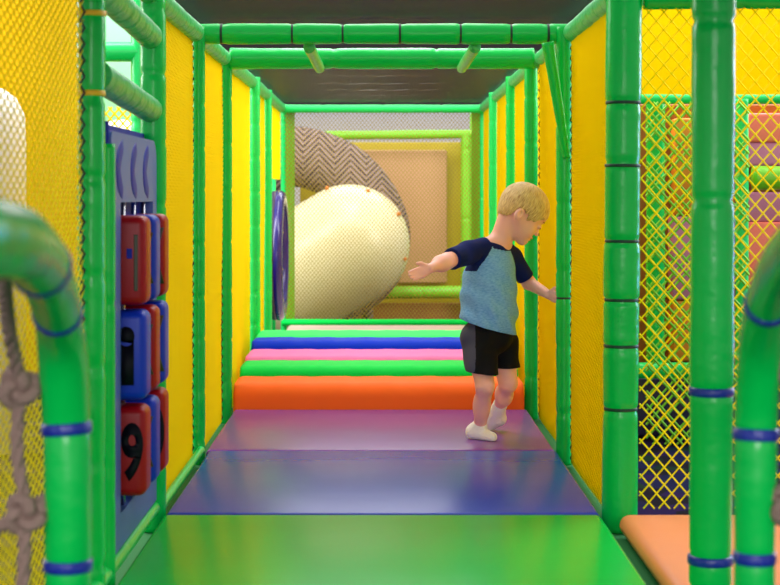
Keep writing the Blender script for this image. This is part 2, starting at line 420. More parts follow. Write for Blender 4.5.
wall_net(-1, 2.75, 3.825, 'yellow net wall nearest the viewer at the left edge, behind the curved green bar', sheet=False, lace=3.81, z1=1.62, cell=.05, ratio=.45)
wall_net(-1, 4.92, 6.03, 'yellow net wall on the left just beyond the number panel', lace=6.02)
wall_net(-1, 6.11, 7.13, 'yellow net wall on the left beside the purple mat', lace=7.12)
wall_net(-1, 7.21, 8.62, 'yellow net wall on the left beside the coloured steps')
wall_net(-1, 8.70, 9.69, 'yellow net wall on the left behind the steps, before the round window')
wall_net(1, 4.94, 6.03, 'yellow net wall on the right beside the navy mat, next to the thick post', lace=6.02)
wall_net(1, 6.11, 7.25, 'yellow net wall on the right beside the purple mat', lace=7.24)
wall_net(1, 7.34, 8.58, 'yellow net wall on the right beside the coloured steps')
wall_net(1, 8.66, 9.91, 'yellow net wall on the right behind the steps')
wall_net(1, 9.99, 11.2, 'yellow net wall on the right next to the far net')
# coarse net on the left in the round-window bay
bm = bmesh.new(); net_mesh(bm, 9.76, 11.22, 1.0, 1.45, .05, .05, lambda u, v, d: Vector((-.672+d, u, v)), .002)
tag(link('net_panel', bm, 'yellow_net'), 'small open yellow net above the round indigo window', 'net', NG)

# coarse yellow net of the side branch
bm = bmesh.new(); net_mesh(bm, .735, 2.1, .004, 1.44, .0435, .05, lambda u, v, d: Vector((u, 4.86+d, v)), .0023, wave=.006, nseg=10)
tag(link('coarse_net', bm, 'yellow_net'), 'coarse yellow diamond net across the side branch on the right', 'net')

# far net
root = empty('far_net', (0, 11.2, .05), 'fine olive net closing the far end of the corridor, before the cream slide', 'net')
bm = bmesh.new(); net_mesh(bm, -.64, .645, .075, 1.45, .0255, .030, lambda u, v, d: Vector((u, 11.22+d, v)), .0017)
link('netting', bm, 'back_net', root)
for x in (-.605, .62):
    bm = bmesh.new(); net_mesh(bm, x-.028, x+.028, .08, 1.45, .008, .010, lambda u, v, d: Vector((u, 11.235+d, v)), .0024)
    o = link('net_border', bm, 'lime', root); o['label'] = 'light green tightly woven border of the net'

# ------------------------------------------------------------------ round indigo window
cy, cz, R = 10.42, .53, .40
root = empty('round_window', (-.64, cy, cz-R), 'round indigo plastic window ring on the left wall near the far net', 'play window')
def torus_x(bm, x, y, z, R, r, n=48, k=14, sx=1):
    rings = []
    for i in range(n):
        a = 2*PI*i/n; rings.append([bm.verts.new((x+r*sx*math.sin(2*PI*j/k), y+(R+r*math.cos(2*PI*j/k))*math.cos(a), z+(R+r*math.cos(2*PI*j/k))*math.sin(a))) for j in range(k)])
    for i in range(n):
        a, b = rings[i], rings[(i+1) % n]
        for j in range(k): bm.faces.new((a[j], a[(j+1) % k], b[(j+1) % k], b[j]))
bm = bmesh.new(); torus_x(bm, -.625, cy, cz, R-.045, .045, sx=.8); link('rim', bm, 'purple_plastic', root)
bm = bmesh.new(); torus_x(bm, -.655, cy, cz, R-.03, .028, sx=.9); link('back_ring', bm, 'purple_dark', root)
bm = bmesh.new(); bmesh.ops.create_cone(bm, cap_ends=True, segments=48, radius1=R-.06, radius2=R-.06, depth=.008, matrix=Matrix.Translation((-.66, cy, cz)) @ Matrix.Rotation(PI/2, 4, 'Y'))
link('disc', bm, 'purple_dark', root, smooth=False)
for k in range(10):
    a = 2*PI*k/10+.2; bm = bmesh.new()
    bmesh.ops.create_uvsphere(bm, u_segments=10, v_segments=6, radius=.009, matrix=Matrix.Translation((-.594, cy+(R-.045)*math.cos(a), cz+(R-.045)*math.sin(a))))
    link('bolt', bm, 'steel', root)
# ring hangs on two upright bars of the bay
for y in (10.15, 10.7):
    bm = bmesh.new(); sweep(bm, [(-.68, y, -.06), (-.68, y, 1.0)], .012, 12); link('mounting_bar', bm, 'bright_green', root)

# ------------------------------------------------------------------ number panel
root = empty('number_panel', (-.655, 4.43, .04), 'grey blue plastic play panel with nine red and blue number blocks, on the left', 'play panel')
X0, X1 = -.676, -.640; Y0, Y1, Z0, Z1 = 4.02, 4.828, .035, 1.052; oy0, oy1, oz0, oz1 = 4.165, 4.75, .12, .882
bm = bmesh.new()
def arc_outline():
    # outer outline with rounded top corners
    pts = [(Y0, Z0), (Y1, Z0)]; r = .07
    for k in range(9): a = k/8*PI/2; pts.append((Y1-r+r*math.cos(a), Z1-r+r*math.sin(a)))
    for k in range(9): a = PI/2+k/8*PI/2; pts.append((Y0+.02+.02*math.cos(a), Z1-.02+.02*math.sin(a)))
    return pts
out = arc_outline(); hole = [(oy0, oz0), (oy1, oz0), (oy1, oz1), (oy0, oz1)]
for xx in (X0, X1):
    vo = [bm.verts.new((xx, y, z)) for y, z in out]; vh = [bm.verts.new((xx, y, z)) for y, z in hole]
    es = [bm.edges.new((vo[i], vo[(i+1) % len(vo)])) for i in range(len(vo))]+[bm.edges.new((vh[i], vh[(i+1) % 4])) for i in range(4)]
    bmesh.ops.triangle_fill(bm, use_beauty=True, edges=es)
    if xx == X0: a_o, a_h = vo, vh
    else: b_o, b_h = vo, vh
for A, B in ((a_o, b_o), (a_h, b_h)):
    for i in range(len(A)): bm.faces.new((A[i], A[(i+1) % len(A)], B[(i+1) % len(A)], B[i]))
link('board', bm, 'board', root, smooth=False)
# raised darker blue corner of the board at the near top
bm = bmesh.new(); box(bm, (-.690, 4.012, .04), (-.6765, 4.84, 1.075), .004); box(bm, (-.6765, 4.008, .95), (-.645, 4.0195, 1.075), .003)
o = link('back_plate', bm, 'board_dark', root, smooth=False); o['label'] = 'deep blue back plate'
for yy in (4.14, 4.375, 4.6):
    bm = bmesh.new(); pts = []
    for k in range(15):
        t = k/14; pts.append((X1+.001, yy+.055-.075*math.sin(PI*t), .905+.115*t))
    sweep(bm, pts, [.032*(.6+.4*min(1, 4*min(k, 14-k)/14)) for k in range(15)], 12)
    for v in bm.verts: v.co.x = X1-.0005+(v.co.x-X1)*.12
    o = link('slot', bm, 'board_dark', root); o['label'] = 'deep blue curved slot'
def glyph(txt, face_y, cx, cz, w, h, m, parent, font_bold=.02):
    cu = bpy.data.curves.new('g', 'FONT'); cu.body = txt; cu.size = 1; cu.offset = font_bold; cu.extrude = .0; cu.resolution_u = 6
    ob = bpy.data.objects.new('g', cu); C.objects.link(ob); bpy.context.view_layer.update()
    me = bpy.data.meshes.new_from_object(ob.evaluated_get(bpy.context.evaluated_depsgraph_get())); bpy.data.objects.remove(ob)
    co = np.array([v.co[:] for v in me.vertices]); mn, mx = co.min(0), co.max(0)
    bm = bmesh.new(); bm.from_mesh(me)
    for v in bm.verts:
        u = (v.co.x-mn[0])/(mx[0]-mn[0])-.5; q = (v.co.y-mn[1])/(mx[1]-mn[1])-.5
        v.co = Vector((cx+u*w, face_y, cz+q*h))
    r = bmesh.ops.extrude_face_region(bm, geom=bm.faces[:])
    for v in [g for g in r['geom'] if isinstance(g, bmesh.types.BMVert)]: v.co.y -= .0015
    return link('printed_mark', bm, m, parent, smooth=False)
for ci, yc in enumerate((4.278, 4.458, 4.638)):
    bm = bmesh.new(); sweep(bm, [(-.652, yc, .1), (-.652, yc, .9)], .006, 10); link('rod', bm, 'steel', root)
    for ri, zc in enumerate((.738, .503, .266)):
        red = (ci+ri) % 2 == 0
        bm = bmesh.new(); box(bm, (-.735, yc-.086, zc-.111), (-.582, yc+.022, zc+.111), .022, 5)
        blk = link('number_block', bm, 'red_plastic' if red else 'blue_plastic', root)
        blk['label'] = ('red' if red else 'blue')+' rounded plastic block'
        fy = yc-.0865; cx = -.616
        def gl(t, w, h, m='digit', cx=cx, cz=zc, b=.02):
            o = glyph(t, fy, cx, cz, w, h, m, None, b); o.parent = blk; return o
        if ci == 0 and ri == 2: gl('9', .055, .145, b=.034)
        if ci == 0 and ri == 1:
            gl('i', .042, .145, cx=-.631, b=.08)
        if ci == 0 and ri == 0:
            b3 = bmesh.new(); box(b3, (-.630, fy-.001, zc+.005), (-.616, fy+.002, zc+.03), .002); o = link('printed_mark', b3, 'board_dark', blk, smooth=False); o.matrix_parent_inverse = Matrix()
            b3 = bmesh.new(); box(b3, (-.612, fy-.001, zc-.075), (-.602, fy+.002, zc+.065), .002); o = link('printed_mark', b3, 'digit_olive', blk, smooth=False); o.matrix_parent_inverse = Matrix()
        if ci == 1: gl('X', .05, .13, 'digit_olive', cx=-.612)
        if ci == 2: gl('X' if ri < 2 else '0', .055, .15, 'digit_olive' if ri < 2 else 'digit', cx=-.610)

# ------------------------------------------------------------------ curved bars and rope nets in the foreground
AG = 'curved green grab bars in the foreground'
padded('curved_bar', [W(-70, 232, 1.55), W(-5, 238, 1.72), W(28, 252, 2.0), W(50, 285, 2.3), W(60, 330, 2.55), W(65, 400, 2.62), W(68, 500, 2.62), Vector((-.486, 2.62, -.062))], .036, 'green', [.12], 'curved green padded bar with navy ties at the left edge, nearest the viewer', 'grab bar', AG,
       tie_py=(266, 312, 427, 567), r_fn=lambda t: 1.22-.22*min(1, t*2.6), depth=.1, wob=.03)
padded('curved_bar', [W(880, 215, 1.7), W(812, 235, 2.0), W(778, 275, 2.35), W(763, 330, 2.55), W(757, 400, 2.62), W(755, 500, 2.62), Vector((.572, 2.62, -.062))], .0325, 'green', [.15, .33], 'curved green padded bar with navy ties at the right edge, nearest the viewer', 'grab bar', AG,
       tie_py=(305, 435, 560), depth=.1, wob=.03)

def rope(parent, pts, r=.011, name='rope'):
    P = resample(pts, .008); bm = bmesh.new()
    # three laid strands
    for s in range(3):
        Q = []
        for i, p in enumerate(P):
            t = (P[min(i+1, len(P)-1)]-P[max(i-1, 0)]).normalized(); a = t.orthogonal().normalized() if i == 0 else (a-t*a.dot(t)).normalized()
            b = t.cross(a); ang = i*.55+s*2*PI/3
            Q.append(p+(a*math.cos(ang)+b*math.sin(ang))*r*.48)
        sweep(bm, Q, r*.58, 8)
    return link(name, bm, 'rope', parent)
def knot(parent, c, r=.011):
    for k in range(1):
        P = []
        for i in range(61):
            a = 2*PI*i/60*2; q = 2*PI*i/60*3
            P.append(c+Vector(((.017+.009*math.cos(q))*math.cos(a), .011*math.sin(q), (.017+.009*math.cos(q))*math.sin(a))))
        bm = bmesh.new(); sweep(bm, P, r*.95, 10); link('knot', bm, 'rope', parent)
nl = empty('rope_net', W(20, 585, 2.62), 'taupe knotted climbing rope net at the left edge beside the curved bar', 'rope net', 'rope nets in the foreground')
Yr = 2.6
rope(nl, [W(2, 262, Yr-.35), W(9, 330, Yr-.1), W(19, 385, Yr), W(17, 450, Yr), W(25, 512, Yr), W(22, 600, Yr), W(18, 680, Yr)])
rope(nl, [W(-60, 398, Yr-.05), W(-20, 396, Yr), W(20, 386, Yr), W(58, 372, Yr+.02)])
rope(nl, [W(-60, 545, Yr-.05), W(-20, 534, Yr), W(25, 514, Yr), W(58, 490, Yr+.02)])
rope(nl, [W(-40, 300, Yr), W(-38, 396, Yr), W(-45, 540, Yr), W(-42, 680, Yr)])
for c in ((19, 388), (25, 514), (-38, 397), (-44, 540)): knot(nl, W(*c, Yr))
nr = empty('rope_net', W(790, 585, 2.62), 'taupe knotted rope net just showing at the right edge', 'rope net', 'rope nets in the foreground')
rope(nr, [W(760, 352, Yr+.02), W(782, 362, Yr), W(850, 380, Yr)])
rope(nr, [W(760, 490, Yr+.02), W(784, 503, Yr), W(850, 520, Yr)])
rope(nr, [W(792, 290, Yr), W(786, 360, Yr), W(790, 430, Yr), W(788, 505, Yr), W(792, 680, Yr)])
for c in ((787, 362), (789, 505)): knot(nr, W(*c, Yr))

# ------------------------------------------------------------------ beyond the far net
root = empty('tube_slide', (-.25, 12.5, -.12), 'cream plastic tube slide bend with small bolts, behind the far net', 'slide')
bm = bmesh.new(); Yb = 12.45
A = W(349, 245, Yb); B = W(235, 312, Yb); P = []; Rr = []
for k in range(13):
    a = PI/2*k/12; P.append(A+(A-B).normalized()*.445*math.cos(a)); Rr.append(max(.004, .445*math.sin(a)))
for k in range(1, 12): P.append(A.lerp(B, k/11)); Rr.append(.445)
sweep(bm, P, Rr, 48); link('slide_shell', bm, 'cream', root)
bm = bmesh.new()
sweep(bm, [Vector((B.x, Yb, B.z-.2)), Vector((B.x, Yb, -.12))], .05, 16); link('support_leg', bm, 'cream', root)
bm = bmesh.new(); sweep(bm, [Vector((-.35, Yb, .2)), Vector((-.35, Yb, -.12))], .05, 16); link('support_leg', bm, 'cream', root)
for px, py in ((327, 188), (368, 191), (399, 214), (405, 259), (391, 269)):
    c = W(px, py, Yb-.16); bm = bmesh.new(); bmesh.ops.create_uvsphere(bm, u_segments=12, v_segments=8, radius=.016, matrix=Matrix.Translation(c)); link('bolt', bm, 'rust', root)
Ys = 13.17
bm = bmesh.new(); sweep(bm, resample([W(235, 190, Ys), W(285, 158, Ys), W(330, 166, Ys), W(362, 192, Ys), W(380, 232, Ys), W(370, 270, Ys), W(330, 300, Ys)], .03), .235, 40)
for s in (W(285, 158, Ys), W(368, 270, Ys)): sweep(bm, [Vector((s.x, Ys, s.z)), Vector((s.x, Ys, -.12))], .04, 12)
tag(link('netted_tunnel', bm, 'zigzag'), 'brown and grey zigzag netted tunnel arching over the cream slide', 'tunnel')
FG = 'lime padded frame tubes behind the far net'
beam(W(270, 136, 13.55), W(478, 134, 13.55), .036, .5, 'lime top tube of the frame behind the slide', m='lime', name='frame_tube', g=FG)
beam((W(466, 200, 13.55).x, 13.55, -.12), (W(466, 200, 13.55).x, 13.55, 1.40), .042, .5, 'lime upright tube at the right of the frame behind the slide', m='lime', name='frame_tube', g=FG)
beam(W(300, 293, 13.55), W(480, 292, 13.55), .05, .5, 'lime low tube of the frame behind the slide', m='lime', name='frame_tube', g=FG)
def panel(name, a, b, Y, m, label, cat, thick=.05, bev=.012, g=None):
    p, q = W(*a, Y), W(*b, Y); bm = bmesh.new()
    box(bm, (min(p.x, q.x), Y, min(p.z, q.z)), (max(p.x, q.x), Y+thick, max(p.z, q.z)), bev, 3)
    o = link(name, bm, m); autosmooth(o, 50); return tag(o, label, cat, g)
panel('padded_wall', (300, 142), (462, 322), 13.9, 'olive', 'olive yellow padded wall around the peach panel behind the far net', 'padded panel')
panel('peach_panel', (340, 150), (447, 283), 13.78, 'peach', 'peach coloured padded panel behind the cream slide', 'padded panel', thick=.1)
panel('brown_panel', (285, 303), (475, 350), 13.66, 'brown_panel', 'brown orange low panel behind the bottom of the far net', 'padded panel')
panel('lime_panel', (470, 113), (520, 340), 13.7, 'lime', 'lime padded panel at the right behind the far net', 'padded panel')

# ------------------------------------------------------------------ left background, seen above and before the number panel
panel('yellow_backdrop', (-220, -60), (84, 425), 8.6, 'amber', 'large amber yellow vinyl wall outside the left net wall', 'padded panel', thick=.01, bev=.002)
bm = bmesh.new(); cx, cyy = W(-12, 200, 6.8).x, 6.8; prof = [(.0, 1.33), (.06, 1.325), (.11, 1.29), (.145, 1.22), (.15, 1.1), (.15, -.12)]
rings = []
for r, z in prof[1:]: rings.append([bm.verts.new((cx+r*math.cos(2*PI*k/32), cyy+r*math.sin(2*PI*k/32), z)) for k in range(32)])
top = bm.verts.new((cx, cyy, 1.33))
for k in range(32): bm.faces.new((top, rings[0][k], rings[0][(k+1) % 32]))
for a, b in zip(rings, rings[1:]):
    for k in range(32): bm.faces.new((a[k], b[k], b[(k+1) % 32], a[(k+1) % 32]))
bm.faces.new(rings[-1]); tag(link('white_bollard', bm, 'white'), 'white round topped padded column seen through the left net', 'column')
OG = 'mint tubes of the neighbouring frame on the left'
beam(W(88, 52, 7.6), W(140, 52, 7.6), .045, .5, 'mint horizontal tube seen through the gap above the number panel', m='bright_green', name='frame_tube', g=OG)
padded('frame_tube', [(W(141, 52, 7.6).x, 7.6, -.12), (W(141, 52, 7.6).x, 7.6, 1.9)], .045, 'bright_green', .4, 'mint upright tube seen in the gap above the number panel', 'beam', OG)
bm = bmesh.new(); net_mesh(bm, W(95, 0, 8).x, W(133, 0, 8).x, -.1, W(0, 107, 8).z, .04, .045, lambda u, v, d: Vector((u, 8+d, v)), .004)
tag(link('net_panel', bm, 'yellow_net'), 'yellow diamond net glimpsed just above the near corner of the number panel', 'net')
c = W(121, 150, 8.4); bm = bmesh.new(); bmesh.ops.create_uvsphere(bm, u_segments=32, v_segments=20, radius=.15, matrix=Matrix.Translation(c)); 
sweep(bm, [c, Vector((c.x, c.y, -.12))], .05, 16)
tag(link('white_ball', bm, 'white'), 'white ball on a stand glimpsed above the number panel', 'ball')

panel('mint_panel', (86, -60), (150, 385), 9.0, 'pale_mint', 'pale mint padded panel far behind the gap above the number panel', 'padded panel')

# ------------------------------------------------------------------ right background beyond the coarse net
panel('yellow_backdrop', (600, -60), (860, 96), 7.25, 'yellow_sheet', 'yellow vinyl sheet high behind the coarse net on the right', 'padded panel', thick=.01, bev=.002)
RG = 'tubes of the frame behind the coarse net'
Yf = 7.1
beam((1.06, Yf, W(0, 99, Yf).z), (2.1, Yf, W(0, 99, Yf).z), .02, .3, 'mint horizontal tube under the yellow sheet on the right', m='bright_green', name='frame_tube', g=RG)
beam((W(742, 0, Yf-.07).x, Yf-.07, -.12), (W(742, 0, Yf-.07).x, Yf-.07, W(0, 100, Yf).z), .027, .4, 'mint upright tube beside the right curved bar', m='bright_green', name='frame_tube', g=RG)
beam((1.06, Yf-.02, W(0, 370, Yf).z), (1.45, Yf-.02, W(0, 370, Yf).z), .034, .4, 'glossy mint low tube behind the coarse net', m='bright_green', name='frame_tube', g=RG)
beam((1.55, Yf, W(0, 178, Yf).z), (2.1, Yf, W(0, 178, Yf).z), .05, .4, 'lime tube between the pink pads on the right', m='lime', name='frame_tube', g=RG)
beam((W(660, 0, Yf).x, Yf+.12, -.12), (W(660, 0, Yf).x, Yf+.12, 1.3), .04, .3, 'green upright tube behind the coarse net, left of the orange pad', m='green', name='frame_tube', g=RG)
panel('pad', (748, 113), (860, 142), 7.3, 'salmon', 'salmon pink pad high on the right behind the coarse net', 'pad', g='pads behind the coarse net', thick=.12)
panel('pad', (748, 142), (860, 166), 7.31, 'mauve', 'mauve pad under the high salmon pad', 'pad', g='pads behind the coarse net', thick=.12)
panel('pad', (748, 192), (860, 222), 7.31, 'mauve', 'mauve pad between the lime tube and the low salmon pad', 'pad', g='pads behind the coarse net', thick=.12)
panel('pad', (748, 222), (860, 290), 7.3, 'salmon', 'salmon pink pad beside the top of the right curved bar', 'pad', g='pads behind the coarse net', thick=.12)
panel('pad', (675, 118), (735, 215), 7.31, 'orange_net', 'orange pad behind the coarse net between the two thick posts', 'pad', g='pads behind the coarse net', thick=.12)
panel('pad', (672, 216), (735, 300), 7.31, 'mauve', 'mauve pad under the orange pad between the two thick posts', 'pad', g='pads behind the coarse net', thick=.12)
panel('pad', (672, 301), (735, 362), 7.31, 'orange_net', 'orange pad under the mauve pad between the two thick posts', 'pad', g='pads behind the coarse net', thick=.12)
panel('brown_panel', (600, 104), (860, 433), 7.43, 'brown_panel', 'brown orange wall behind the pads on the right', 'padded panel')
panel('low_wall', (610, 378), (860, 437), 7.15, 'navy_panel', 'dark navy low wall under the mint tube on the right', 'padded panel')
# green second netting behind the coarse net
bm = bmesh.new(); net_mesh(bm, 1.08, 1.5, -.12, 1.28, .05, .055, lambda u, v, d: Vector((u, 6.95+d, v)), .005)
tag(link('net_panel', bm, 'lime'), 'lime net behind the coarse yellow net on the right', 'net')

# ------------------------------------------------------------------ child, modelled as distance fields
class Field:
    def __init__(s, lo, hi, h):
        s.lo = np.array(lo, float); s.h = h; s.n = np.ceil((np.array(hi)-lo)/h).astype(int)+1
        s.d = np.full(s.n, .05, np.float32)
    def region(s, lo, hi, pad):
        a = np.clip(((np.array(lo)-pad-s.lo)/s.h).astype(int), 0, s.n-1); b = np.clip(((np.array(hi)+pad-s.lo)/s.h).astype(int)+2, 1, s.n)
        sl = tuple(slice(a[i], b[i]) for i in range(3))
        g = np.meshgrid(*[s.lo[i]+s.h*np.arange(a[i], b[i]) for i in range(3)], indexing='ij')
        return sl, np.stack(g, -1)
    def comb(s, sl, d, k, op):
        o = s.d[sl]; d = d.astype(np.float32)
        if op == 'add':
            hh = np.clip(.5+.5*(o-d)/k, 0, 1); s.d[sl] = o*(1-hh)+d*hh-k*hh*(1-hh)
        else:
            hh = np.clip(.5-.5*(o+d)/k, 0, 1); s.d[sl] = o*(1-hh)-d*hh+k*hh*(1-hh)
    def cone(s, a, b, ra, rb, k=.01, op='add'):
        a = np.array(a, float); b = np.array(b, float); r = max(ra, rb)
        sl, p = s.region(np.minimum(a, b)-r, np.maximum(a, b)+r, .03)
        ab = b-a; t = np.clip(((p-a)@ab)/(ab@ab+1e-12), 0, 1)
        s.comb(sl, np.linalg.norm(p-(a+t[..., None]*ab), axis=-1)-(ra+(rb-ra)*t), k, op)
    def ell(s, c, r, rot=None, k=.01, op='add'):
        c = np.array(c, float); r = np.array(r, float); m = r.max()
        sl, p = s.region(c-m, c+m, .03); q = p-c
        if rot is not None: q = q@np.array(rot).T        # rows of rot = local axes
        k0 = np.linalg.norm(q/r, axis=-1); k1 = np.linalg.norm(q/(r*r), axis=-1)+1e-9
        s.comb(sl, k0*(k0-1)/k1, k, op)
    def grid(s):
        g = np.meshgrid(*[s.lo[i]+s.h*np.arange(s.n[i]) for i in range(3)], indexing='ij'); return g
    def mesh(s, iters=2):
        d = s.d; ins = d < 0; n = s.n
        cs = np.zeros(n-1, np.int8)
        for i in (0, 1):
            for j in (0, 1):
                for k in (0, 1): cs += ins[i:n[0]-1+i, j:n[1]-1+j, k:n[2]-1+k]
        act = (cs > 0) & (cs < 8); idx = -np.ones(act.shape, np.int64); ijk = np.argwhere(act); idx[act] = np.arange(len(ijk))
        acc = np.zeros((len(ijk), 3)); cnt = np.zeros(len(ijk))
        cor = [(i, j, k) for i in (0, 1) for j in (0, 1) for k in (0, 1)]
        for a in cor:
            for ax in range(3):
                if a[ax]: continue
                b = list(a); b[ax] = 1
                A = d[tuple((ijk+a).T)]; B = d[tuple((ijk+b).T)]; m = (A < 0) != (B < 0)
                t = np.where(m, A/(A-B+1e-12), 0); p = np.tile(np.array(a, float), (len(ijk), 1)); p[:, ax] += t
                acc[m] += p[m]; cnt[m] += 1
        V = s.lo+s.h*(ijk+acc/cnt[:, None]); Fs = []
        for ax in range(3):
            o1, o2 = [(1, 2), (2, 0), (0, 1)][ax]
            A = ins; sh = [slice(None)]*3; sh[ax] = slice(1, None); sl = [slice(None)]*3; sl[ax] = slice(None, -1)
            e = A[tuple(sl)] != A[tuple(sh)]; q = np.argwhere(e); ok = (q[:, o1] > 0) & (q[:, o2] > 0) & (q[:, o1] < n[o1]-1) & (q[:, o2] < n[o2]-1); q = q[ok]
            def cell(a, b):
                c = q.copy(); c[:, o1] -= a; c[:, o2] -= b; return idx[tuple(c.T)]
            f = np.stack([cell(1, 1), cell(0, 1), cell(0, 0), cell(1, 0)], 1)
            fl = A[tuple(q.T)]; f[~fl] = f[~fl][:, ::-1]; Fs.append(f)
        Fc = np.concatenate(Fs); Fc = Fc[(Fc >= 0).all(1)]
        for _ in range(iters):
            S = np.zeros_like(V); c = np.zeros(len(V))
            for a, b in ((0, 1), (1, 2), (2, 3), (3, 0)):
                np.add.at(S, Fc[:, a], V[Fc[:, b]]); np.add.at(S, Fc[:, b], V[Fc[:, a]]); np.add.at(c, Fc[:, a], 1); np.add.at(c, Fc[:, b], 1)
            V = V*.5+.5*S/np.maximum(c, 1)[:, None]
        return V, Fc

def to_obj(name, V, Fc, m, parent, label=None):
    used = np.unique(Fc); mp = -np.ones(len(V), int); mp[used] = np.arange(len(used))
    me = bpy.data.meshes.new(name); me.from_pydata(V[used].tolist(), [], mp[Fc].tolist()); me.update()
    o = link(name, me, m, parent)
    if label: o['label'] = label
    return o

child = empty('child', (W(480, 440, 6.27).x, 6.27, 0), 'blond toddler in blue raglan shirt and black shorts stepping towards the right post', 'person')
YB = 6.27
def J(px, py, Y): return np.array(W(px, py, Y))
neck = J(499, 243, YB); head = J(524, 209, YB); chest = J(491, 268, YB); belly = J(489, 305, YB); pelv = J(489, 338, YB)
rsh = J(468, 253, 6.18); rel = J(447, 261, 6.07); rwr = J(431, 268, 5.98)
lsh = J(512, 258, 6.35); lel = J(529, 283, 6.38); lwr = J(549, 295, 6.21)
rhip = J(478, 345, 6.24); rkn = J(485, 386, 6.16); ran = J(479.5, 429, 6.27)
lhip = J(502, 345, 6.33); lkn = J(508, 383, 6.28); lan = J(499, 408, 6.45)
c25, s25 = math.cos(math.radians(36)), math.sin(math.radians(36)); yw = math.radians(14)
HF = np.array([c25*math.cos(yw), c25*math.sin(yw), -s25]); HL = np.array([-math.sin(yw), math.cos(yw), 0]); HU = np.cross(HF, HL)
ROT = np.stack([HF, HL, HU])
def H(f, l, u): return head+HF*f+HL*l+HU*u
tf = np.array([.64, -.77, 0]); tf /= np.linalg.norm(tf); tl = np.array([-tf[1], tf[0], 0]); tu = np.array([0, 0, 1.])
TR = np.stack([tf, tl, tu])

fb = Field((.05, 5.82, -.01), (.72, 6.62, 1.0), .003)
# head
fb.ell(H(-.002, 0, .008), (.088, .070, .076), ROT)
fb.ell(H(.028, 0, -.045), (.056, .054, .066), ROT, .02)
for s in (-1, 1):
    fb.ell(H(.044, s*.026, -.060), (.030, .026, .028), ROT, .015)
    fb.cone(H(-.005, s*.045, -.05), H(.058, s*.008, -.096), .018, .014, .02)
fb.ell(H(.066, 0, -.097), (.016, .018, .015), ROT, .012)
fb.ell(H(.076, 0, .012), (.012, .035, .02), ROT, .02)
for s in (-1, 1): fb.ell(H(.093, s*.026, -.024), (.012, .014, .009), ROT, .012, 'sub')
fb.cone(H(.080, 0, -.020), H(.093, 0, -.046), .006, .0085, .008)
fb.ell(H(.083, 0, -.070), (.007, .013, .0045), ROT, .005)
fb.ell(H(.080, 0, -.080), (.007, .011, .005), ROT, .005)
fb.ell(H(.088, 0, -.0755), (.005, .014, .0018), ROT, .003, 'sub')
for s in (-1, 1):     # closed, lowered eyelids
    fb.ell(H(.077, s*.027, -.024), (.011, .014, .010), ROT, .004)
    fb.ell(H(-.024, s*.071, -.040), (.017, .011, .024), ROT, .003)
    fb.ell(H(-.021, s*.083, -.037), (.009, .009, .014), ROT, .002, 'sub')
    fb.ell(H(-.013, s*.073, -.043), (.004, .004, .006), ROT, .003)
# neck and torso
fb.cone(H(-.035, 0, -.05), neck+np.array([0, 0, -.01]), .038, .040, .02)
fb.cone(neck, rsh+tu*.005, .034, .034, .02); fb.cone(neck, lsh+tu*.005, .034, .03, .02)
fb.ell(chest, (.06, .085, .085), TR, .02); fb.ell(belly, (.068, .085, .085), TR, .02); fb.ell(pelv, (.066, .085, .06), TR, .02)
# arms
def hand(wr, d, palm_n, thumb_side, curl, k=.004, L=1.0):
    d = d/np.linalg.norm(d); n = palm_n-d*(palm_n@d); n /= np.linalg.norm(n); s = np.cross(d, n)*thumb_side
    pc = wr+d*.028*L
    fb.ell(pc, (.030*L, .0205, .010), np.stack([d, s, n]), .008)
    for i, (off, ln) in enumerate(((.016, .036), (.0055, .040), (-.005, .037), (-.015, .029))):
        a = wr+d*.050*L+s*off; c1 = curl
        dd = d*math.cos(c1)+n*math.sin(c1); b = a+dd*ln*.5*L
        d2 = d*math.cos(2*c1)+n*math.sin(2*c1); c = b+d2*ln*.5*L
        fb.cone(a-d*.012, b, .0062, .0056, k); fb.cone(b, c, .0056, .0046, .003)
    a = wr+d*.014+s*.015; b = a+(d*.7+s*.7+n*.25)*.020; c = b+(d*.9+s*.3+n*.3)*.016
    fb.cone(a, b, .0085, .0065, .006); fb.cone(b, c, .0065, .0052, .003)
fb.cone(rsh, rel, .032, .027, .015); fb.cone(rel, rwr, .0285, .017, .015)
fb.ell((rel*.65+rwr*.35), (.035, .028, .028), None, .02)
hand(rwr, np.array([-.85, -.25, -.35]), np.array([-.1, -1, .1]), 1, .25)
fb.cone(lsh, lel, .031, .024, .015); fb.cone(lel, lwr, .025, .0165, .015)
hand(lwr, np.array([.42, -.88, -.12]), np.array([.9, .42, 0]), 1, .35)
# legs
fb.cone(rhip, rkn, .052, .033, .02); fb.cone(rkn, ran, .032, .022, .015)
fb.ell(rkn*.55+ran*.45+np.array([-.004, .008, 0]), (.029, .033, .055), None, .02)
fb.cone(lhip, lkn, .055, .034, .02); fb.cone(lkn, lan, .033, .022, .015)
fb.ell(lkn*.6+lan*.4+np.array([0, .006, -.006]), (.032, .036, .045), None, .02)
rf0 = np.array(W(474, 430, 6.28)); rf0[2] = .026; rf1 = np.array(W(492, 436, 6.22)); rf1[2] = .014
fb.cone(ran, rf0, .021, .022, .012); fb.cone(rf0, rf1, .021, .013, .015)
lt = np.array(W(489, 420, 6.50)); lt[2] = .018; lh = lan+np.array([.004, .03, -.045])
fb.cone(lan, lt, .022, .015, .012); fb.cone(lan, lh, .02, .018, .012); fb.cone(lh, lt, .018, .015, .015)
V, Fc = fb.mesh(1)
to_obj('body', V, Fc, 'skin', child)

